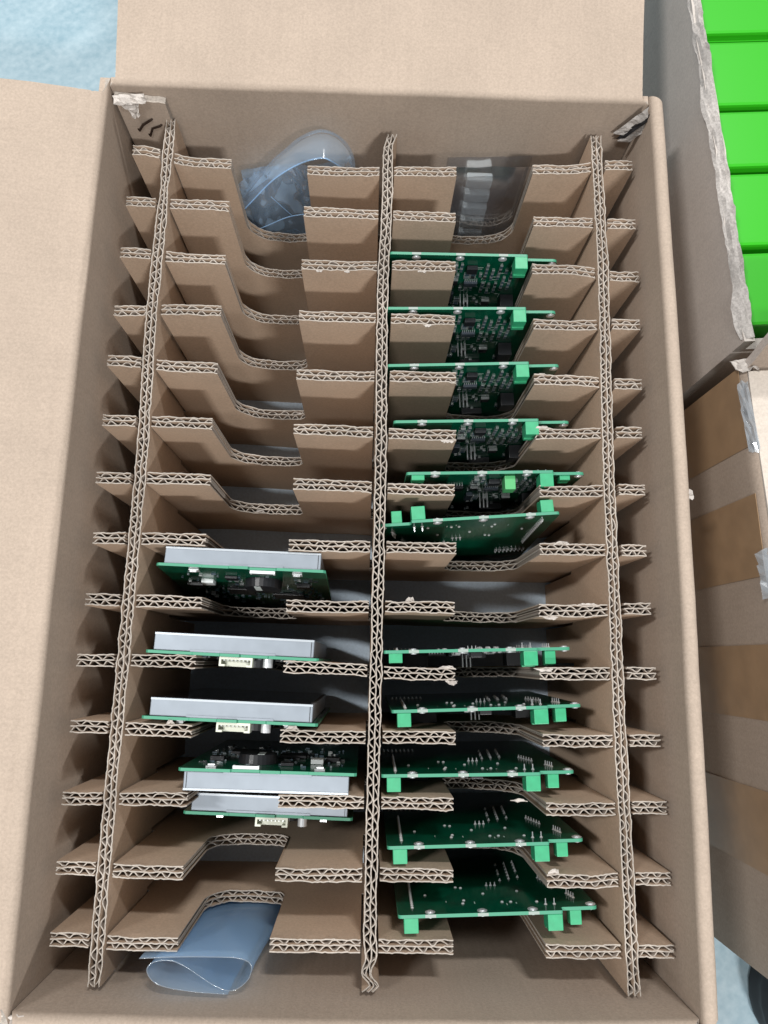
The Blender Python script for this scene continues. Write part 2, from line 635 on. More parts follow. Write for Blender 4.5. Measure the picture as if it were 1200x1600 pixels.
# foam sheet on the box bottom
g = [[(XL + 0.006 + (XR - XL - 0.012) * i / 20, YF + 0.006 + (YB - YF - 0.012) * j / 30, ZB + 0.0035 + 0.0006 * fbm(i * .5, j * .5)) for j in range(31)] for i in range(21)]
f = sheet('foam_sheet', g, 0.0028, M['foam'])
tag(f, 'pale blue grey foam sheet lying on the bottom of the open box', 'foam sheet')

# ------------------------------------------------------------------ corrugated dividers
T_LIN = 0.00070
T_FLU = 0.00062


def curtain(name, samples, mat, parent, th):
    """samples: list of (top xy, body xy, zt, zb); a thin upright sheet, frayed only along its cut edge"""
    n = len(samples)

    def side(idx):
        P = [Vector((q[idx][0], q[idx][1])) for q in samples]
        out = []
        for i in range(n):
            a, b = P[max(0, i - 1)], P[min(n - 1, i + 1)]
            if (b - a).length < 1e-7:
                a, b = P[max(0, i - 2)], P[min(n - 1, i + 2)]
            d = (b - a).normalized()
            nn = Vector((-d.y, d.x)) * th / 2
            out.append((P[i] + nn, P[i] - nn))
        return out
    A, B = side(0), side(1)
    vs, fs, mi = [], [], []
    for i in range(n):
        zt, zb = samples[i][2], samples[i][3]
        zm = zt - 0.006
        vs += [(*A[i][0], zt), (*A[i][1], zt), (*B[i][0], zm), (*B[i][1], zm), (*B[i][0], zb), (*B[i][1], zb)]
    for i in range(n - 1):
        a, b = 6 * i, 6 * i + 6
        fs += [(a, b, b + 1, a + 1), (a, a + 2, b + 2, b), (a + 1, b + 1, b + 3, a + 3), (a + 2, a + 4, b + 4, b + 2), (a + 3, b + 3, b + 5, a + 5), (a + 4, a + 5, b + 5, b + 4)]
        mi += [1, 0, 0, 0, 0, 0]
    e = 6 * n - 6
    fs += [(0, 1, 3, 5, 4, 2), (e, e + 2, e + 4, e + 5, e + 3, e + 1)]
    mi += [1, 1]
    me = bpy.data.meshes.new(name)
    me.from_pydata(vs, [], fs)
    me.materials.append(mat)
    me.materials.append(M['cut'])
    me.polygons.foreach_set('material_index', mi)
    me.update()
    return link(name, me, parent)


def corrugated(thing, s0, s1, centre, ztop, zbot, seed, breaks, to_xy, squash=None):
    """double wall board from s0 to s1: three liners, two flutings.
    centre(s) = sideways position; to_xy(s, side) -> (x, y)"""
    rnd = random.Random(seed)
    offs = (-0.0034, 0.0002, 0.0034)

    def stations(step):
        st = []
        n = int((s1 - s0) / step)
        for i in range(n + 1):
            st.append(s0 + (s1 - s0) * i / n)
        for b in breaks:
            if s0 < b < s1:
                st += [b - 0.00006, b + 0.00006]
        return sorted(st)

    for li, off in enumerate(offs):
        sm = []
        for s in stations(0.0016):
            w = (squash(s) if squash else 1.0) * (1 - 0.22 * max(0.0, fbm(s * 28, 11.0, seed)))
            wav = 0.0007 * fbm(s * 110, li * 7.3, seed) + 0.0005 * fbm(s * 420, li * 3.1, seed + 4)
            zt = ztop(s) + 0.0006 * fbm(s * 260, li * 5.0, seed + 2) + 0.0003 * fbm(s * 900, li * 2, seed)
            sm.append((to_xy(s, centre(s) + off * w + wav), to_xy(s, centre(s) + off * w), zt, zbot(s)))
        curtain('middle_liner' if li == 1 else 'face_liner', sm, M['liner'], thing, T_LIN)
    for fi, (lo, hi, per) in enumerate(((offs[0], offs[1], 0.0074), (offs[1], offs[2], 0.0087))):
        ph = rnd.random() * 6
        sm = []
        amp = (hi - lo) / 2 - T_LIN * 0.55
        for s in stations(per / 11):
            w = (squash(s) if squash else 1.0) * (1 - 0.22 * max(0.0, fbm(s * 28, 11.0, seed)))
            a = 2 * math.pi * s / per + ph + 2.6 * fbm(s * 48, fi * 9.0, seed + 1) + 0.5 * fbm(s * 260, fi * 9.0, seed + 6)
            v = math.sin(a + (0.25 + 0.6 * fbm(s * 20, 7.0, seed)) * math.sin(a + 0.6 * fi))
            v = v * (1.25 - 0.25 * v * v) + 0.22 * fbm(s * 170, fi * 3.0, seed + 3)
            v = max(-1, min(1, v * 1.05))
            zt = ztop(s) - 0.0009 + 0.0022 * fbm(s * 150, fi * 4.0, seed + 8)
            q = to_xy(s, centre(s) + ((lo + hi) / 2 + v * amp * (0.93 + 0.1 * fbm(s * 90, 1, seed))) * w)
            sm.append((q, q, zt, zbot(s)))
        curtain('fluting', sm, M['flute'], thing, T_FLU)


def interp(pts):
    def f(x):
        if x <= pts[0][0]:
            return pts[0][1]
        for (a, va), (b, vb) in zip(pts[:-1], pts[1:]):
            if x <= b:
                t = (x - a) / (b - a)
                t = t * t * (3 - 2 * t)
                return va + (vb - va) * t
        return pts[-1][1]
    return f


LONG_X = (-0.1557, 0.0, 0.1512)
ROWS = [
    (0.3281, 0.3200, 0.3165, 0.3187, 0.3239, 0.3291),
    (0.2877, 0.2867, 0.2838, 0.2834, 0.2824, 0.2824),
    (0.2485, 0.2457, 0.2436, 0.2455, 0.2460, 0.2421),
    (0.2055, 0.2076, 0.2056, 0.2058, 0.2045, 0.2063),
    (0.1695, 0.1666, 0.1632, 0.1642, 0.1648, 0.1632),
    (0.1280, 0.1278, 0.1253, 0.1238, 0.1272, 0.1292),
    (0.0892, 0.0898, 0.0881, 0.0868, 0.0880, 0.0903),
    (0.0499, 0.0504, 0.0482, 0.0486, 0.0498, 0.0501),
    (0.0110, 0.0107, 0.0097, 0.0108, 0.0104, 0.0130),
    (-0.0262, -0.0256, -0.0278, -0.0303, -0.0283, -0.0271),
    (-0.0653, -0.0666, -0.0691, -0.0680, -0.0684, -0.0673),
    (-0.1066, -0.1062, -0.1060, -0.1060, -0.1080, -0.1061),
    (-0.1448, -0.1466, -0.1469, -0.1459, -0.1480, -0.1458),
    (-0.1830, -0.1848, -0.1846, -0.1842, -0.1858, -0.1851)]
ROW_L = (-.1803, -.1812, -.1817, -.1820, -.1831, -.1825, -.1829, -.1811, -.1821, -.1835, -.1834, -.1840, -.1834, -.1829)
ROW_R = (.1760, .1762, .1765, .1757, .1750, .1734, .1736, .1725, .1735, .1747, .1754, .1772, .1773, .1770)
ROW_X = (-0.175, -0.135, -0.035, 0.025, 0.125, 0.165)
ROW_F = [interp(list(zip(ROW_X, r))) for r in ROWS]
ORD = ('first', 'second', 'third', 'fourth', 'fifth', 'sixth', 'seventh', 'eighth', 'ninth', 'tenth', 'eleventh', 'twelfth', 'thirteenth', 'fourteenth')
NOTE = ('in front of the two clear bags', 'with nothing on either side', 'right in front of the rearmost relay board', 'with plain cells on its left side',
        'midway down the empty left column', 'above the first blue patch', 'just above the lone reversed board', 'just behind the rearmost display board', 'with a bare cell behind its right notch',
        'seen edge on under the camera', 'below the second display board', 'over the two display boards lying close together', 'with an empty left notch', 'nearest the front wall by the rolled film')
SLOT = 0.0052


def notch_z(x, x0, x1, r0, r1, depth):
    """U shaped finger notch: upright sides, rounded lower corners, slightly sagging floor"""
    if x <= x0 or x >= x1:
        return None
    d = depth + 0.005 * math.sin(math.pi * (x - x0) / (x1 - x0)) - 0.005
    a, b = x - x0, x1 - x
    if a < r0:
        d -= r0 - math.sqrt(max(0, r0 * r0 - (r0 - a) ** 2))
    if b < r1:
        d -= r1 - math.sqrt(max(0, r1 * r1 - (r1 - b) ** 2))
    return -d


rr = random.Random(5)
dividers = []
for k in range(14):
    t = empty('crosswise_divider', (0, ROWS[k][2], ZT - 0.168))
    tag(t, '%s crosswise cardboard divider from the back wall, %s' % (ORD[k], NOTE[k]), 'divider', 'crosswise cardboard dividers')
    nl = (-0.1102 + rr.uniform(-.0008, .0008), -0.0567 + rr.uniform(-.0008, .0008))
    nr = (0.0490 + rr.uniform(-.0006, .0010), 0.1030 + rr.uniform(-.0012, .0012))
    dep = 0.088 + rr.uniform(-.003, .003)
    ox, oy, oz = t.location

    def ztop(x, nl=nl, nr=nr, dep=dep, oz=oz):
        z = 0.0
        for X in LONG_X:
            if abs(x - X) < SLOT:
                z = -0.086
        for n_, r0, r1 in ((nl, 0.016, 0.007), (nr, 0.007, 0.016)):
            q = notch_z(x, n_[0], n_[1], r0, r1, dep)
            if q is not None:
                z = min(z, q)
        return ZT + z - oz

    br = [X + s * SLOT for X in LONG_X for s in (-1, 1)] + [nl[0], nl[1], nr[0], nr[1]]
    br += [nl[0] + d for d in (.0004, .001, .002, .003)] + [nr[1] - d for d in (.0004, .001, .002, .003)]
    yf = ROW_F[k]
    corrugated(t, ROW_L[k], ROW_R[k], lambda s, yf=yf, oy=oy: yf(s) - oy, ztop, lambda s: 0.0, 31 + k * 7, br, lambda s, c: (s, c))
    dividers.append(t)

LONG_LABEL = ('long cardboard divider running front to back beside the left wall',
              'long cardboard divider down the middle between the display boards and relay boards',
              'long cardboard divider running front to back beside the right wall')
LONG_END = ((0.3530, -0.2070), (0.3470, -0.2078), (0.3515, -0.2082))
LONG_BEND = ([(-.21, .0004), (-.15, 0), (.10, .0012), (.2, -.0006), (.30, .0004), (.36, .0012)],
             [(-.2085, -.0010), (-.2045, .0030), (-.1985, -.0016), (-.190, .0012), (-.178, 0), (.10, .0004), (.22, -.0010), (.30, .0008), (.335, .0006), (.348, .0036)],
             [(-.21, .0012), (-.17, .0006), (-.05, -.0010), (.10, -.0014), (.25, .0002), (.36, -.0010)])
for j in range(3):
    y1, y0 = LONG_END[j]
    t = empty('lengthwise_divider', (LONG_X[j], y0, ZT - 0.168))
    tag(t, LONG_LABEL[j], 'divider', 'lengthwise cardboard dividers')
    ys = [f(LONG_X[j]) for f in ROW_F]
    bend = interp(LONG_BEND[j])
    oy = y0

    def zbot(s, ys=ys, oy=oy):
        for y in ys:
            if abs(s + oy - y) < 0.0062:
                return 0.168 - 0.0835
        return 0.0
    br = [y + sgn * 0.0062 - oy for y in ys for sgn in (-1, 1)]
    sq = None
    if j == 0:
        sq = lambda s: 1 - 0.35 * math.exp(-((s - 0.505) / 0.012) ** 2)
    if j == 1:
        sq = lambda s: 1 - 0.30 * math.exp(-((s - 0.008) / 0.008) ** 2) - 0.2 * math.exp(-((s - 0.548) / 0.008) ** 2)
    ztf = lambda s, j=j: 0.168 + 0.0008 * fbm(s * 30, j, 3.3) + 0.0012
    corrugated(t, 0.0, y1 - y0, lambda s, b=bend, oy=oy: b(s + oy), ztf, zbot, 301 + j * 13, br, lambda s, c: (c, s), sq)
    dividers.append(t)

# torn flecks of liner paper still hanging on cut edges
SCRAP = ((8, .0204, .0035, .006, .004, 1), (9, .1045, .003, .012, -.003, 2), (9, .0440, .003, .012, .003, 3), (9, .0470, -.004, .007, -.004, 4), (12, .1078, .0037, .007, .005, 5),
         (10, -.0500, .0037, .009, .004, 6), (10, -.1240, .0035, .005, .004, 7), (8, .1330, .003, .015, .003, 8), (8, .1090, -.0037, .010, -.003, 9), (7, .1180, .003, .011, .003, 10),
         (4, .1070, .003, .006, .002, 11), (5, .0440, -.0036, .010, -.003, 12), (3, .0300, -.0038, .006, -.003, 13), (2, .0260, -.0038, .006, -.003, 14), (6, -.0900, -.003, .008, .003, 15),
         (4, -.0620, .002, .006, .004, 16), (11, .0880, .003, .010, .003, 17), (2, -.0450, -.0038, .005, -.003, 18), (2, -.0260, -.0038, .004, -.003, 19), (5, .1060, .003, .012, .003, 20))
for k, x, dy, w, h, sd in SCRAP:
    t = dividers[k]
    zt = 0.0 if not (-.110 < x < -.0567) else -.088
    y = ROW_F[k](x) + dy - t.location.y
    crumple('torn_paper', (x - w / 2, y, 0.168 + zt - 0.001), (w, 0, 0.0003), (0.0005, h * 0.6, abs(h) * 0.5), 5, 4, 0.0012, sd * 1.37, M['torn'], t, th=0.0004, taper=0.5)

# ------------------------------------------------------------------ relay boards (right column)
A_W, A_MAIN, A_H, A_T = 0.1187, 0.0966, 0.160, 0.0019


def arc(cx, cz, r, a0, a1, n=4):
    return [(cx + r * math.cos(R(a0 + (a1 - a0) * i / n)), cz + r * math.sin(R(a0 + (a1 - a0) * i / n))) for i in range(n + 1)]


def make_board_a():
    root = empty('relay_board')
    W, MX, H, T = A_W, A_MAIN, A_H, A_T
    r = 0.0022
    poly = [(0, -H), (W, -H)] + arc(W - 0.003, -0.0085, 0.003, 0, 90) + [(MX + 0.001, -0.0055), (MX, -0.0045)] + arc(MX - 0.001, -0.001, 0.001, 0, 90, 2) + arc(r, -r, r, 90, 180)
    mb = MB()
    mb.prism_y(poly, -T / 2, T / 2, 0, 1)
    mb.build('board', [M['pcb'], M['pcb_edge']], root)
    # plated half holes on the top edge
    for u, w in ((.0190, .0030), (.0497, .0030), (.0795, .0030), (.1155, .0088)):
        mb = MB()
        mb.cyl((u, -T / 2 - .00025, -w - .0007), (u, T / 2 + .00025, -w - .0007), .0030, n=16)
        mb.cyl((u, -T / 2 - .0008, -w - .0007), (u, T / 2 + .0008, -w - .0007), .0018, .0018, n=12)
        if w < .005:
            mb.box(u - .0032, u + .0032, -T / 2 + .0001, T / 2 - .0001, -.0006, .00015, 1)
        mb.build('plated_hole', [M['solder'], M['pad_edge']], root)
    # terminal blocks on the component side
    for nm, u0, u1, w0, w1, d, mt in (('left_terminal_block', .0034, .0118, .0006, .0115, .0084, 'block'), ('terminal_block', .0874, .0962, -.0003, .0112, .0090, 'block'), ('end_terminal_block', .1022, .1090, .0065, .0150, .0084, 'block')):
        mb = MB()
        mb.box(u0, u1, -T / 2 - d, -T / 2 - .0001, -w1, -w0, bev=.0004)
        mb.box(u0 + .0002, u1 - .0002, -T / 2 - d - .0009, -T / 2 - d + .0004, -w1, -w1 + (w1 - w0) * .30, bev=.0003)
        mb.build(nm, M[mt], root)
    # chips and parts on the component side
    rnd = random.Random(77)

    def chip(u, w, lu, lw, h, mt='chip', legs=0):
        mb = MB()
        mb.box(u, u + lu, -T / 2 - h, -T / 2 - .0002, -w - lw, -w, bev=.0003)
        for i in range(legs):
            x = u + lu * (i + .5) / legs
            for z in (-w + .0011, -w - lw - .0011):
                mb.box(x - .0002, x + .0002, -T / 2 - h * .4, -T / 2 - .0001, z - .0011, z + .0011, 1)
        return mb.build('chip', [M[mt], M['solder']], root)

    chip(.0560, .0125, .0075, .0075, .0035, 'chip', 0)
    chip(.0565, .0360, .0100, .0055, .0022, 'chip_grey', 7)
    chip(.0300, .0300, .0110, .0100, .0025, 'chip', 6)
    chip(.0460, .0520, .0045, .0160, .0030, 'chip_grey', 0)
    chip(.0620, .0900, .0160, .0120, .0050, 'chip', 0)
    chip(.0150, .0620, .0180, .0150, .0120, 'chip', 0)
    chip(.0870, .0560, .0100, .0150, .0100, 'chip', 0)
    mb = MB()

    def part(u, w, a, b, h, mi):
        """a chip resistor or capacitor with two bright solder ends"""
        y = -T / 2 - .0001
        mb.box(u, u + a, y - h, y, -w - b, -w, mi)
        e = .0006
        if b >= a:
            mb.box(u - .0001, u + a + .0001, y - h * .9, y, -w, -w + e, 3)
            mb.box(u - .0001, u + a + .0001, y - h * .9, y, -w - b - e, -w - b, 3)
        else:
            mb.box(u - e, u, y - h * .9, y, -w - b - .0001, -w + .0001, 3)
            mb.box(u + a, u + a + e, y - h * .9, y, -w - b - .0001, -w + .0001, 3)
    for q in range(5):                                   # slanting columns of parts in the right half
        for j in range(8):
            u, w = .0700 + q * .0048, .0125 + j * .0052 + (q % 2) * .0016
            if (u > .081 and w < .018) or rnd.random() < .18:
                continue
            part(u, w, .0018, .0030, .0010, (0, 1, 1, 2)[(q * 3 + j) % 4])
    for u, w, a, b, h, mi in ((.0462, .0120, .0030, .0050, .0016, 0), (.0515, .0120, .0018, .0030, .001, 1), (.0515, .0180, .0018, .0030, .001, 1), (.0462, .0210, .0030, .0018, .001, 2), (.0665, .0250, .0018, .0030, .001, 0),
                              (.0560, .0250, .0030, .0018, .001, 1), (.0605, .0250, .0030, .0018, .001, 1), (.0560, .0290, .0030, .0018, .001, 0), (.0605, .0290, .0030, .0018, .001, 2), (.0462, .0270, .0018, .0030, .001, 0), (.0500, .0270, .0018, .0030, .001, 0),
                              (.0462, .0330, .0055, .0060, .0022, 2), (.0540, .0460, .0018, .0030, .001, 1), (.0580, .0460, .0018, .0030, .001, 0), (.0620, .0460, .0018, .0030, .001, 1), (.0462, .0440, .0030, .0018, .001, 1), (.0530, .0640, .0030, .0018, .001, 0), (.0530, .0680, .0030, .0018, .001, 0),
                              (.0530, .0720, .0030, .0018, .001, 1), (.0600, .0680, .0040, .0040, .0018, 2), (.0670, .0640, .0018, .0030, .001, 0), (.0700, .0700, .0018, .0030, .001, 1), (.0740, .0660, .0060, .0060, .0020, 2)):
        part(u, w, a, b, h, mi)
    for i in range(26):
        part(rnd.uniform(.012, .094), rnd.uniform(.078, .130), .0018, .0030, .001, rnd.choice((0, 1, 2)))
    tag(mb.build('small_components', [M['smd'], M['smd_blue'], M['chip'], M['plated']], root), kind='stuff')
    mb = MB()
    for i in range(36):
        u, w = rnd.uniform(.042, .094), rnd.uniform(.009, .08)
        l = rnd.uniform(.002, .006)
        if rnd.random() < .5:
            mb.box(u, u + .0003, -T / 2 - .00012, -T / 2 - .00005, -w - l, -w)
        else:
            mb.box(u, u + l, -T / 2 - .00012, -T / 2 - .00005, -w - .0003, -w)
    tag(mb.build('printed_marks', M['silk'], root), kind='stuff')
    for i in range(3):
        mb = MB()
        u = .0565 + i * .0027
        mb.cyl((u, -T / 2, -.0580), (u, -T / 2 - .0105, -.0580), .00048, n=6)
        mb.build('header_pin', M['solder'], root)
    # solder side: rows of clipped pins
    mb = MB()

    def pin(u, w, l=.0022):
        mb.cyl((u, T / 2 + .00005, -w), (u, T / 2 + .0007, -w), .0011, .0006, n=7)
        mb.cyl((u, T / 2 + .0006, -w), (u, T / 2 + l, -w), .00042, .0003, n=6)
    for i in range(17):
        pin(.0090 + .00004 * i, .012 + i * .0040, .0016)
    for u in (.0890, .0942):
        pin(u, .0110, .0034)
    for u in (.0595, .0622, .0649):
        pin(u, .050)
    for i in range(4):
        pin(.1085 - i * .0007, .0215 + i * .0027, .0028)
    for i in range(6):
        pin(.1010 - i * .001, .046 + i * .0035, .002)
    for q in range(3):
        for i in range(6):
            if rnd.random() < .75:
                pin(.070 + q * .0065 + i * .0006, .060 + i * .007 + q * .003, .0015)
    for i in range(10):
        pin(rnd.uniform(.015, .085), rnd.uniform(.012, .05), .0006)
    for i in range(8):
        pin(.004 + i * .0030, .100, .0014)
        pin(.004 + i * .0030, .106, .0014)
    tag(mb.build('solder_pins', M['solder'], root), kind='stuff')
    mb = MB()
    for u, w, l in ((.047, .016, .0035), (.066, .012, .0030), (.030, .02, .002), (.072, .014, .0025)):
        mb.box(u, u + .0004, T / 2 + .00005, T / 2 + .00012, -w - l, -w)
    mb.build('printed_mark', M['silk'], root)
    return root


protoA = make_board_a()
GA = 'green relay boards in the right column'
# left top corner x, y; yaw from second point; lean (bottom shift in y)
BOARDS_A = [
    ((.0030, .2545), (.0982, .2556), 0.004, ('left_terminal_block', 'end_terminal_block'), 'rearmost green relay board, its right end under a torn tab of the third divider'),
    ((.0012, .2130), (.0967, .2160), 0.004, ('left_terminal_block', 'end_terminal_block'), 'second green relay board from the back in the right column'),
    ((.0025, .1715), (.0982, .1763), 0.003, ('left_terminal_block', 'end_terminal_block'), 'third green relay board from the back in the right column'),
    ((.0082, .1322), (.1045, .1362), 0.002, ('left_terminal_block', 'end_terminal_block'), 'fourth green relay board from the back, its green block half behind a tab'),
    ((.0172, .0972), (.1124, .1010), 0.000, (), 'fifth green relay board from the back, shifted right, with an extra pale green block'),
    None,
    ((.0046, -.0175), (.0970, -.0138), 0.002, (), 'green relay board right below the bare cell, seen almost edge on with three pins'),
    ((.0104, -.0532), (.1081, -.0486), 0.002, (), 'fourth relay board from the front wall, second below the bare cell'),
    ((.0048, -.0908), (.0974, -.0880), 0.002, (), 'third relay board from the front wall, its left end against the middle divider'),
    ((.0092, -.1312), (.1055, -.1272), 0.002, (), 'second relay board from the front wall in the right column'),
    ((.0163, -.1687), (.1136, -.1646), 0.002, (), 'frontmost green relay board, last before the front wall'),
]
first = True
for i, bd in enumerate(BOARDS_A):
    if bd is None:
        continue
    (x0, y0), (x1, y1), lean, skip, lab = bd
    o = copy_tree(protoA, None, skip)
    tag(o, lab, 'circuit board', GA)
    yaw = math.atan2(y1 - y0, x1 - x0)
    o.location = (x0, y0, ZT)
    o.rotation_euler = (lean / A_H, 0, yaw)
    if i == 4:
        for ch in o.children:
            if ch.name.startswith(('left_terminal', 'end_terminal')):
                ch.scale.y = 0.45
        mb = MB()
        mb.box(.0650, .0720, -.0105, -.0011, -.0150, -.0040, bev=.0004)
        tag(mb.build('pale_terminal_block', M['block_pale'], o), 'extra pale green terminal block')
    if i == 6:
        for ch in o.children:
            if ch.name.startswith('left_terminal'):
                ch.scale.y = 0.72
# the reversed board between the seventh and eighth dividers
o = copy_tree(protoA, None)
tag(o, 'lone relay board turned back to front, its green blocks pointing at the back wall', 'circuit board', GA)
o.location = (.1172, .0737, ZT)
o.rotation_euler = (0, 0, math.pi + math.atan2(.0737 - .0640, .1172 - .0045))
o.rotation_euler.x = 0.068
for ch in list(protoA.children):
    for g2 in list(ch.children):
        bpy.data.objects.remove(g2)
    bpy.data.objects.remove(ch)
bpy.data.objects.remove(protoA)

# ------------------------------------------------------------------ display boards (left column)
B_W, B_H, B_T = 0.1070, 0.163, 0.0018


def make_board_b():
    root = empty('display_board')
    W, H, T = B_W, B_H, B_T
    poly = [(0, -H), (W, -H), (W, -.0015), (W - .0015, 0), (.0760, 0), (.0752, -.0012), (.0585, -.0012), (.0578, .0006), (.0460, .0006), (.0455, -.0002), (.0290, -.0002), (.0285, 0), (.0015, 0), (0, -.0015)]
    mb = MB()
    mb.prism_y(poly, -T / 2, T / 2, 0, 1)
    mb.build('board', [M['pcb'], M['pcb_edge']], root)
    # steel frame of the display behind the board, glass facing away
    d0, d1 = T / 2 + .0002, T / 2 + .0108
    mb = MB()
    mb.box(.0045, .1035, d0, d1, -.152, -.0012, bev=.0005)
    fr = mb.build('steel_frame', M['steel'], root)
    mb = MB()
    mb.box(.0062, .1018, d1 + .0001, d1 + .0007, -.150, -.0026)
    mb.build('display_glass', M['lcd'], fr)
    mb = MB()
    mb.box(.0046, .1034, d1 - .0011, d1 + .0002, -.0011, -.0008)
    mb.build('frame_lip', M['lip'], fr)
    mb = MB()
    mb.box(.1016, .1020, d0 + .0006, d1 - .0006, -.0011, -.0009)
    mb.build('seam', M['chip'], fr)
    mb = MB()
    mb.box(.0270, .0800, d0 - .0001, d0 + .0012, -.0012, -.0007)
    mb.build('folded_tab', M['steel'], fr)
    # ivory pin connector
    mb = MB()
    c0, c1 = .0455, .0660
    mb.box(c0, c1, -T / 2 - .0016, -T / 2 - .0001, -.0085, -.0012)
    mb.box(c0, c1, -T / 2 - .0058, -T / 2 - .0016, -.0085, -.0072)
    mb.box(c0, c0 + .0012, -T / 2 - .0058, -T / 2 - .0016, -.0072, -.0012)
    mb.box(c1 - .0012, c1, -T / 2 - .0058, -T / 2 - .0016, -.0072, -.0012)
    mb.box(c0 + .0012, c0 + .0036, -T / 2 - .0058, -T / 2 - .0046, -.0072, -.0012)
    mb.box(c1 - .0036, c1 - .0012, -T / 2 - .0058, -T / 2 - .0046, -.0072, -.0012)
    cn = mb.build('connector', M['ivory'], root)
    for i in range(7):
        mb = MB()
        x = c0 + .0030 + i * .00242
        mb.box(x - .0004, x + .0004, -T / 2 - .0024, -T / 2 - .0017, -.0070, -.0014)
        mb.build('contact_pin', M['plated'], cn)
    mb = MB()
    mb.cyl((.0750, -T / 2, -.0065), (.0750, -T / 2 - .0055, -.0065), .0030, n=16)
    mb.build('capacitor', M['solder'], root, smooth=False)
    # flat cable socket in the edge cut
    mb = MB()
    mb.box(.0590, .0748, -T / 2 - .0020, -T / 2 - .0001, -.0052, -.0016, 0)
    mb.box(.0602, .0736, -T / 2 - .0021, -T / 2 - .0019, -.0044, -.0024, 1)
    mb.build('cable_socket', [M['white_part'], M['chip']], root)
    for u in (.0195, .0855):
        mb = MB()
        mb.box(u, u + .0062, -T / 2 - .0009, -T / 2 - .0001, -.0105, -.0050)
        mb.box(u + .0008, u + .0050, -T / 2 - .0022, -T / 2 - .0009, -.0062, -.0050)
        mb.build('metal_lug', M['solder'], root)
    # round buzzer with a pale paper label
    mb = MB()
    mb.cyl((.0640, -T / 2 - .0001, -.0330), (.0640, -T / 2 - .0060, -.0330), .0125, .0120, n=28)
    bz = mb.build('buzzer', M['chip'], root)
    mb = MB()
    mb.box(.0590, .0632, -T / 2 - .00625, -T / 2 - .00605, -.0360, -.0240)
    mb.build('paper_label', M['silk'], bz)
    mb = MB()
    mb.box(.0618, .0664, -T / 2 - .0030, -T / 2 - .0001, -.0500, -.0468)
    mb.build('gold_part', plain('gold_contact', (.65, .5, .25), .3, .8), root)
    rnd = random.Random(12)
    for (u, w, a, b, h, mt) in ((.0220, .0330, .0080, .0100, .003, 'white_part'), (.0120, .0440, .0090, .0090, .003, 'chip'), (.0400, .0200, .0080, .0080, .002, 'chip'), (.0860, .0340, .0090, .0070, .003, 'chip'),
                                (.0350, .0580, .0180, .0180, .002, 'chip'), (.0660, .0700, .0220, .0160, .002, 'chip')):
        mb = MB()
        mb.box(u, u + a, -T / 2 - h, -T / 2 - .0001, -w - b, -w, bev=.0003)
        mb.build('chip', M[mt], root)
    mb = MB()
    for i in range(150):
        u, w = rnd.uniform(.008, .100), rnd.uniform(.012, .120)
        if (u - .064) ** 2 + (w - .033) ** 2 < .0145 ** 2:
            continue
        a, b = rnd.choice(((.0012, .0022), (.0022, .0012), (.0030, .0018)))
        mb.box(u, u + a, -T / 2 - rnd.uniform(.0005, .0014), -T / 2 - .0001, -w - b, -w, rnd.choice((0, 0, 1, 1, 2, 3)))
    tag(mb.build('small_components', [M['smd'], M['smd_blue'], M['chip'], M['plated']], root), kind='stuff')
    return root


protoB = make_board_b()
GB = 'display boards in the left column'
# x, y of the left top corner, yaw, pitch about local x, z drop, label
BOARDS_B = [
    (-.1400, .0343, math.atan2(-.0024, .1042), -0.105, 0.0, 'rearmost display board, leaning, its green component side facing the camera'),
    (-.1422, -.0198, math.atan2(-.0034, .1085), 0.0, 0.0, 'display board second from the back, ivory connector below its steel edge'),
    (-.1415, -.0592, math.atan2(-.0028, .1067), 0.0, 0.0, 'display board third from the back, between the tenth and eleventh dividers'),
    (-.0100, -.0904, math.pi + math.atan2(-.0014, .1050), 0.0, 0.0, 'display board turned back to front, steel edge below its green component side'),
    (-.1190, -.1190, math.atan2(-.0026, .1052), 0.0, -0.030, 'frontmost display board, sunk lower, its ends under two cardboard tabs'),
]
for x, y, yaw, lean, dz, lab in BOARDS_B:
    o = copy_tree(protoB, None, ('connector', 'capacitor') if ('component side' in lab) else ('cable_socket',))
    tag(o, lab, 'display board', GB)
    o.location = (x, y, ZT + dz)
    o.rotation_euler = (lean, 0, yaw)
for ch in list(protoB.children):
    for g2 in list(ch.children):
        bpy.data.objects.remove(g2)
    bpy.data.objects.remove(ch)
bpy.data.objects.remove(protoB)

# ------------------------------------------------------------------ clear plastic bags


def catmull(pts, n=8):
    P = [Vector((*p, 0)) if len(p) == 2 else Vector(p) for p in pts]
    P = [P[0] * 2 - P[1]] + P + [P[-1] * 2 - P[-2]]
    out = []
    for i in range(1, len(P) - 2):
        for k in range(n):
            t = k / n
            a, b, c, d = P[i - 1:i + 3]
            out.append(0.5 * ((2 * b) + (c - a) * t + (2 * a - 5 * b + 4 * c - d) * t * t + (3 * b - 3 * c + d - a) * t ** 3))
    out.append(P[-2])
    return out


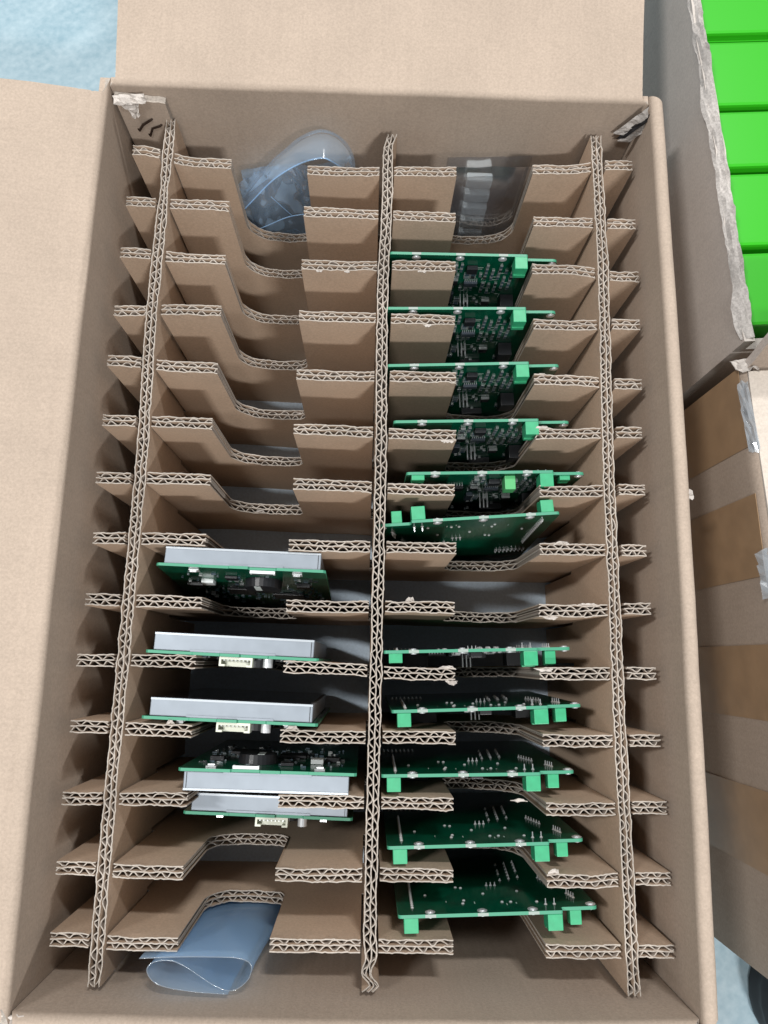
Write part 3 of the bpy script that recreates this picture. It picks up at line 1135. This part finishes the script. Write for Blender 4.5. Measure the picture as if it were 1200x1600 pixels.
# rolled film standing in front of the last divider
roll = catmull([(-0.1300, -0.1905), (-0.1055, -0.1890), (-0.0890, -0.1886), (-0.0754, -0.1888), (-0.0684, -0.1910), (-0.0662, -0.1948), (-0.0688, -0.2015), (-0.0768, -0.2070), (-0.0875, -0.2046),
                (-0.1048, -0.1946), (-0.1143, -0.1915), (-0.1225, -0.1925), (-0.1241, -0.1968), (-0.1175, -0.2030), (-0.1008, -0.2062), (-0.0790, -0.2080)], 8)
g = []
for i, p in enumerate(roll):
    t = i / (len(roll) - 1)
    row = []
    for z, k in ((0.0050, 0), (-0.012, .05), (-0.035, .2), (-0.065, .5), (-0.100, .8), (-0.135, 1.0), (-0.160, 1.0)):
        row.append((p.x + 0.010 * k + 0.001 * fbm(t * 8, z * 30, 1), -0.198 + (p.y + 0.198) * (1 - 0.25 * k) , ZT + z + (0.002 * math.sin(t * 9) if z > 0 else 0)))
    g.append(row)
fo = empty('rolled_film', (-0.095, -0.198, ZB + 0.004))
fl = sheet('film', [[Vector(p) - fo.location for p in row] for row in g], 0.0, M['film_roll'], fo)
mb = MB()
mb.tube([Vector(row[0]) - fo.location for row in g], 0.0003, 5)  # thin tube added as a bright highlight line along the film's top edge
mb.build('film_edge_highlight', M['tape_clear'], fo, smooth=True)
tag(fo, 'curled sheet of clear bluish plastic film standing against the front wall', 'plastic film')

# crumpled bag at the back of the left column
bag = empty('plastic_bag', (-0.075, 0.340, ZB + 0.004))
tag(bag, 'crumpled clear plastic bag behind the first divider in the left column', 'plastic bag')
bz = ZB + 0.004


def loc_bag(x, y, z):
    return (x + 0.075, y - 0.340, ZT + z - bz)


g = []
for i in range(47):
    t = i / 46
    x = -0.118 + 0.096 * t
    top = -0.053 + 0.030 * t + 0.010 * math.sin(t * 4.0) + 0.003 * fbm(t * 9, 2, 2)
    row = []
    for j in range(31):
        v = j / 30
        z = top + (-0.160 - top) * v
        y = 0.3350 + 0.012 * abs(fbm(t * 3.2 + v, v * 3.0 - t, 4)) + 0.006 * abs(fbm(t * 7 - v * 2, v * 6 + t, 9)) + 0.003 * abs(fbm(t * 15, v * 14, 6)) - 0.002 * v
        row.append(loc_bag(x, max(0.3275, min(0.349, y)), z))
    g.append(row)
sheet('bag_front', g, 0.0, M['film'], bag)
g = []
for i in range(19):
    t = i / 18
    x = -0.112 + 0.086 * t
    top = -0.048 + 0.030 * t + 0.006 * math.sin(t * 5 + 1)
    row = []
    for j in range(9):
        v = j / 8
        z = top + (-0.150 - top) * v
        y = 0.3455 + 0.006 * fbm(t * 4, v * 3.0, 14) + 0.003 * fbm(t * 9, v * 7, 19)
        row.append(loc_bag(x, max(0.336, min(0.353, y)), z))
    g.append(row)
sheet('bag_back', g, 0.0, M['film'], bag)
# the mouth of the bag bulging up as a loop
mouth = catmull([(-0.1140, 0.3350, -0.062), (-0.1000, 0.3370, -0.040), (-0.0830, 0.3400, -0.020), (-0.0640, 0.3430, -0.001), (-0.0480, 0.3450, 0.0060), (-0.0350, 0.3450, 0.001), (-0.0255, 0.3430, -0.014), (-0.0235, 0.3400, -0.034), (-0.0280, 0.3370, -0.056)], 6)
lower = catmull([(-0.1160, 0.3330, -0.078), (-0.1020, 0.3330, -0.058), (-0.0850, 0.3340, -0.036), (-0.0650, 0.3350, -0.019), (-0.0480, 0.3360, -0.0125), (-0.0390, 0.3360, -0.017), (-0.0320, 0.3360, -0.026), (-0.0290, 0.3350, -0.040), (-0.0320, 0.3340, -0.062)], 6)
g = []
for a, b in zip(mouth, lower):
    row = []
    for j in range(6):
        v = j / 5
        p = a.lerp(b, v)
        row.append(loc_bag(p.x, p.y + 0.004 * math.sin(math.pi * v), p.z + 0.001 * fbm(p.x * 90, v * 3, 5)))
    g.append(row)
sheet('bag_mouth', g, 0.0, M['film'], bag)
# heat-sealed rim of the mouth and fold lines
for pts, rad in ((lower, 0.0006), (catmull([(-0.1120, 0.3285, -0.100), (-0.0950, 0.3285, -0.088), (-0.0780, 0.3285, -0.076), (-0.0600, 0.3285, -0.070)], 6), 0.0004), (catmull([(-0.0890, 0.3300, -0.052), (-0.0800, 0.3290, -0.066), (-0.0740, 0.3285, -0.075)], 4), 0.0003)):
    mb = MB()
    mb.tube([loc_bag(*p) for p in pts], rad, 5)
    mb.build('bag_fold', M['film_roll'], bag, smooth=True)

# flat bag with a row of white plugs at the back of the right column
fb = empty('parts_bag', (0.080, 0.338, ZB + 0.004))
tag(fb, 'flat clear bag with a row of white plugs behind the first divider on the right', 'plastic bag')


def loc_fb(x, y, z):
    return (x - 0.080, y - 0.338, ZT + z - bz)


for nm, y, xa, xb, mt, ztop_ in (('bag_front', 0.3300, 0.0475, 0.1100, 'film_dark', -0.010), ('bag_back', 0.3440, 0.0450, 0.1080, 'film_dark', -0.017), ('inner_pouch', 0.3325, 0.0485, 0.0930, 'film_dark', -0.024)):
    g = []
    for i in range(15):
        t = i / 14
        row = []
        for j in range(11):
            v = j / 10
            z = ztop_ + 0.004 * t + (-0.158 - ztop_) * v
            row.append(loc_fb(xa + (xb - xa) * t, y + 0.0016 * fbm(t * 3, v * 4, y * 100) + (0.003 * v if nm == 'bag_back' else 0), z))
        g.append(row)
    sheet(nm, g, 0.0, M[mt], fb)
for i in range(5):
    x0, z0 = 0.0610 + 0.0006 * i, -0.0305 - 0.0175 * i
    mb = MB()
    mb.box(x0 - 0.080, x0 + 0.0200 - 0.080, -0.0030, 0.0040, ZT + z0 - 0.0105 - bz, ZT + z0 - bz, bev=0.0016)
    mb.box(x0 + 0.0030 - 0.080, x0 + 0.0170 - 0.080, 0.0005, 0.0038, ZT + z0 - 0.0150 - bz, ZT + z0 - 0.0104 - bz)
    mb.build('white_plug', M['white_part'], fb)

# ------------------------------------------------------------------ neighbours on the right
# box full of green cases
RZ1 = R(4.2)
nb = empty('neighbour_box', (0.2305, 0.1820, 0.0), RZ1)
tag(nb, 'open greyish cardboard box with a torn rim, full of bright green cases', 'box')
H1 = ZT + 0.030
LEN1, WID1 = 0.46, 0.34


def rim_wall(name, p0, p1, inward, h, mat, parent, seed, ragged=0.004, n=60, th=0.007):
    p0, p1, inward = Vector(p0), Vector(p1), Vector(inward)
    g = []
    for i in range(n + 1):
        t = i / n
        p = p0.lerp(p1, t)
        row = []
        for k, z in enumerate((0.001, 0.06, 0.12, h - 0.025, h - 0.010, h)):
            b = 0.0010 * fbm(t * 6, z * 12, seed)
            zz = z + (ragged * fbm(t * 22, seed, 2.0) * .6 if k == 5 else 0)
            row.append(p + inward * (-b) + Vector((0, 0, zz)))
        g.append(row)
    q = Vector(g[1][0]) - Vector(g[0][0])
    nn = q.cross(Vector((0, 0, 1)))
    if nn.dot(inward) > 0:
        g = g[::-1]
    return sheet(name, g, th, mat, parent, edge_mat=M['torn'])


rim_wall('left_wall', (0, 0, 0), (0, LEN1, 0), (1, 0, 0), H1, M['card_grey'], nb, 1.5)
rim_wall('front_wall', (0.0072, 0, 0), (WID1, 0, 0), (0, 1, 0), H1 - 0.012, M['card_grey'], nb, 2.5)
rim_wall('back_wall', (0.0072, LEN1, 0), (WID1, LEN1, 0), (0, -1, 0), H1, M['card_grey'], nb, 3.5)
rim_wall('right_wall', (WID1, 0.0072, 0), (WID1, LEN1 - 0.0072, 0), (-1, 0, 0), H1, M['card_grey'], nb, 4.5)
mb = MB()
mb.box(0.0074, WID1 - 0.0074, 0.0074, LEN1 - 0.0074, 0.001, 0.007)
mb.build('bottom', M['card_grey'], nb)
g = []
for i in range(121):
    t = i / 120
    y = 0.002 + (LEN1 - 0.004) * t
    wl = 0.0004 + 0.0045 * max(0, fbm(y * 26, 1, 4)) + 0.0008 * fbm(y * 120, 2, 4)
    wr = 0.0066 + 0.0012 * fbm(y * 40, 5, 2)
    row = []
    for j in range(6):
        v = j / 5
        x = -wl * (1 - v) + wr * v - 0.0005
        z = H1 + 0.0030 + 0.0026 * fbm(y * 60, v * 3.0, 8) + 0.0014 * fbm(y * 190, v * 6.0, 3) - 0.0045 * (1 - v) ** 2
        row.append((x, y, z))
    g.append(row)
g = g if (Vector(g[1][0]) - Vector(g[0][0])).cross(Vector(g[0][1]) - Vector(g[0][0])).z > 0 else g[::-1]
sheet('torn_rim', g, 0.0005, M['torn_grey'], nb, smooth=False)

edges_world = ((.4225, .4800), (.3650, .4170), (.3158, .3590), (.2575, .3115), (.1995, .2512))
for i, (ya, yb) in enumerate(edges_world):
    # turn the run along y (at the rim) into the box's own frame
    la, lb = ya - 0.1820, yb - 0.1820
    la, lb = max(0.012, la - 0.002), lb - 0.002
    t = empty('green_case', (0.2305 - 0.0732 * la + 0.0082, 0.1820 + la, 0.008), RZ1)
    tag(t, ('green metal case at the far end of the row, with a black screw hole' if i == 0 else
            'second green metal case from the far end of the torn box' if i == 1 else
            'narrow green metal case in the middle of the row' if i == 2 else
            'green metal case fourth from the far end, glossy left edge' if i == 3 else
            'nearest green metal case, beside the torn box corner'), 'metal case', 'green metal cases in the torn box')
    d = lb - la
    top = H1 - 0.008 - (0.0015 if i % 2 else 0) - 0.008
    mb = MB()
    mb.box(0, 0.30, 0, d, 0, top, bev=0.0022)
    mb.build('shell', M['green'], t)
    if i:
        continue
    mb = MB()
    mb.box(0.004, 0.296, -0.0016, -0.0001, top - 0.030, top - 0.006, bev=0.0006)
    mb.build('front_lip', M['green'], t)
    if i == 0:
        mb = MB()
        mb.cyl((0.006, -0.0034, top - 0.0125), (0.006, -0.0017, top - 0.0125), 0.0030, n=16)
        mb.build('screw_hole', M['black'], t)

# closed taped box in front of it
RZ2 = R(3.39)
tb = empty('taped_box', (0.2276, 0.1656, 0.0), RZ2)
tag(tb, 'brown cardboard box banded with brown tape, beside the right wall', 'box')
L2, W2, H2 = 0.3793, 0.30, ZT + 0.030


def lbox(name, x0, x1, y0, y1, z0, z1, mat, parent, bev=0.0):
    mb = MB()
    mb.box(x0, x1, y0, y1, z0, z1, 0, bev)
    return mb.build(name, mat, parent)


g = []
for i in range(31):
    row = []
    for z in (0.0, 0.05, 0.10, 0.15, H2 - 0.010, H2 - 0.003, H2):
        y = -L2 * i / 30
        row.append((0.0010 * fbm(y * 12, z * 12, 6) + (0.003 if z == H2 else 0.0005 if z > H2 - .005 else 0), y, z))
    g.append(row)
sheet('left_wall', g, 0.007, M['card_brown'], tb)
lbox('front_wall', 0.008, W2, -L2 + 0.0004, -L2 + 0.007, 0, H2 - 0.001, M['card_brown'], tb)
lbox('back_wall', 0.008, W2, -0.0074, -0.0004, 0, H2 - 0.001, M['card_brown'], tb)
lbox('right_wall', W2 - 0.0066, W2 + 0.0004, -L2 + 0.008, -0.008, 0, H2 - 0.0015, M['card_brown'], tb)
g = []
for i in range(25):
    row = []
    for j in range(13):
        x, y = 0.0035 + (W2 - 0.006) * j / 12, -0.004 - (L2 - 0.008) * i / 24
        row.append((x, y, H2 + 0.0010 + 0.0014 * fbm(x * 20, y * 14, 3)))
    g.append(row)
g = [r[::-1] for r in g]
tp = sheet('top_flap', g if (Vector(g[1][0]) - Vector(g[0][0])).cross(Vector(g[0][1]) - Vector(g[0][0])).z > 0 else g[::-1], 0.0055, M['card_pale'], tb, edge_mat=M['torn'])
for a, b in ((0.000, 0.052), (0.082, 0.133), (0.174, 0.220), (0.263, 0.314)):
    g = []
    for i in range(9):
        row = []
        for z in (0.002, 0.05, 0.10, 0.15, H2 - 0.004):
            y = -(a + (b - a) * i / 8)
            row.append((-0.0006 + 0.0010 * fbm(y * 12, z * 12, 6), y, z))
        g.append(row)
    sheet('tape_strip', g, 0.0003, M['tape'], tb)
for (x, y, z, ax, ay, sd) in ((-0.0035, -0.010, H2 - 0.002, (0.002, -0.046, 0.0), (0.0055, 0.0, 0.0035), 1.2), (-0.005, -0.118, H2 - 0.004, (0.0, -0.030, 0.001), (0.012, 0.002, 0.006), 4.4)):
    crumple('clear_tape', (x, y, z), ax, ay, 9, 4, 0.003, sd, M['tape_clear'], tb, th=0.0002)
# back flap of the taped box standing up
g = []
for i in range(13):
    x = 0.003 + 0.26 * i / 12
    row = []
    for v in (0, .15, .4, .7, 1):
        row.append((x + 0.004 * v, -0.002 + 0.014 * v + 0.001 * fbm(x * 20, v * 3, 2), H2 + 0.002 + 0.052 * v + (0.003 * fbm(x * 40, 1, 1) if v == 1 else 0)))
    g.append(row)
sheet('standing_flap', g, 0.006, M['card_brown'], tb, edge_mat=M['card_grey'])
crumple('torn_paper', (-0.006, 0.004, H2 - 0.002), (0.012, 0.0, 0.003), (0.003, -0.008, 0.003), 7, 5, 0.004, 9.9, M['torn'], tb)

# black rounded thing on the floor at the lower right
g = []
nu, nv = 24, 14
for i in range(nu + 1):
    a = 2 * math.pi * i / nu
    row = []
    for j in range(nv + 1):
        v = j / nv
        if v < 0.35:
            rad, z = 1.0, 0.003 + 0.024 * v / 0.35
            if 0.10 < v < 0.25:
                rad = 0.97
        else:
            q = (v - 0.35) / 0.65 * math.pi / 2
            rad, z = math.cos(q) * 0.96, 0.027 + 0.038 * math.sin(q)
        x = math.cos(a) * 0.050 * rad
        y = math.sin(a) * 0.050 * rad
        if x > 0:
            x *= 2.4
        row.append((x, y, z))
    g.append(row)
mb = MB()
vs = [p for row in g for p in row]
fs = [(i * (nv + 1) + j, (i + 1) * (nv + 1) + j, (i + 1) * (nv + 1) + j + 1, i * (nv + 1) + j + 1) for i in range(nu) for j in range(nv)]
mb.add(vs, fs)
sh = mb.build('black_shoe', M['black'], None, smooth=True)
sh.location = (0.353, -0.272, 0.0)
sh.rotation_euler = (0, 0, R(-25))
tag(sh, 'black rounded shoe tip on the blue floor at the lower right corner', 'shoe')
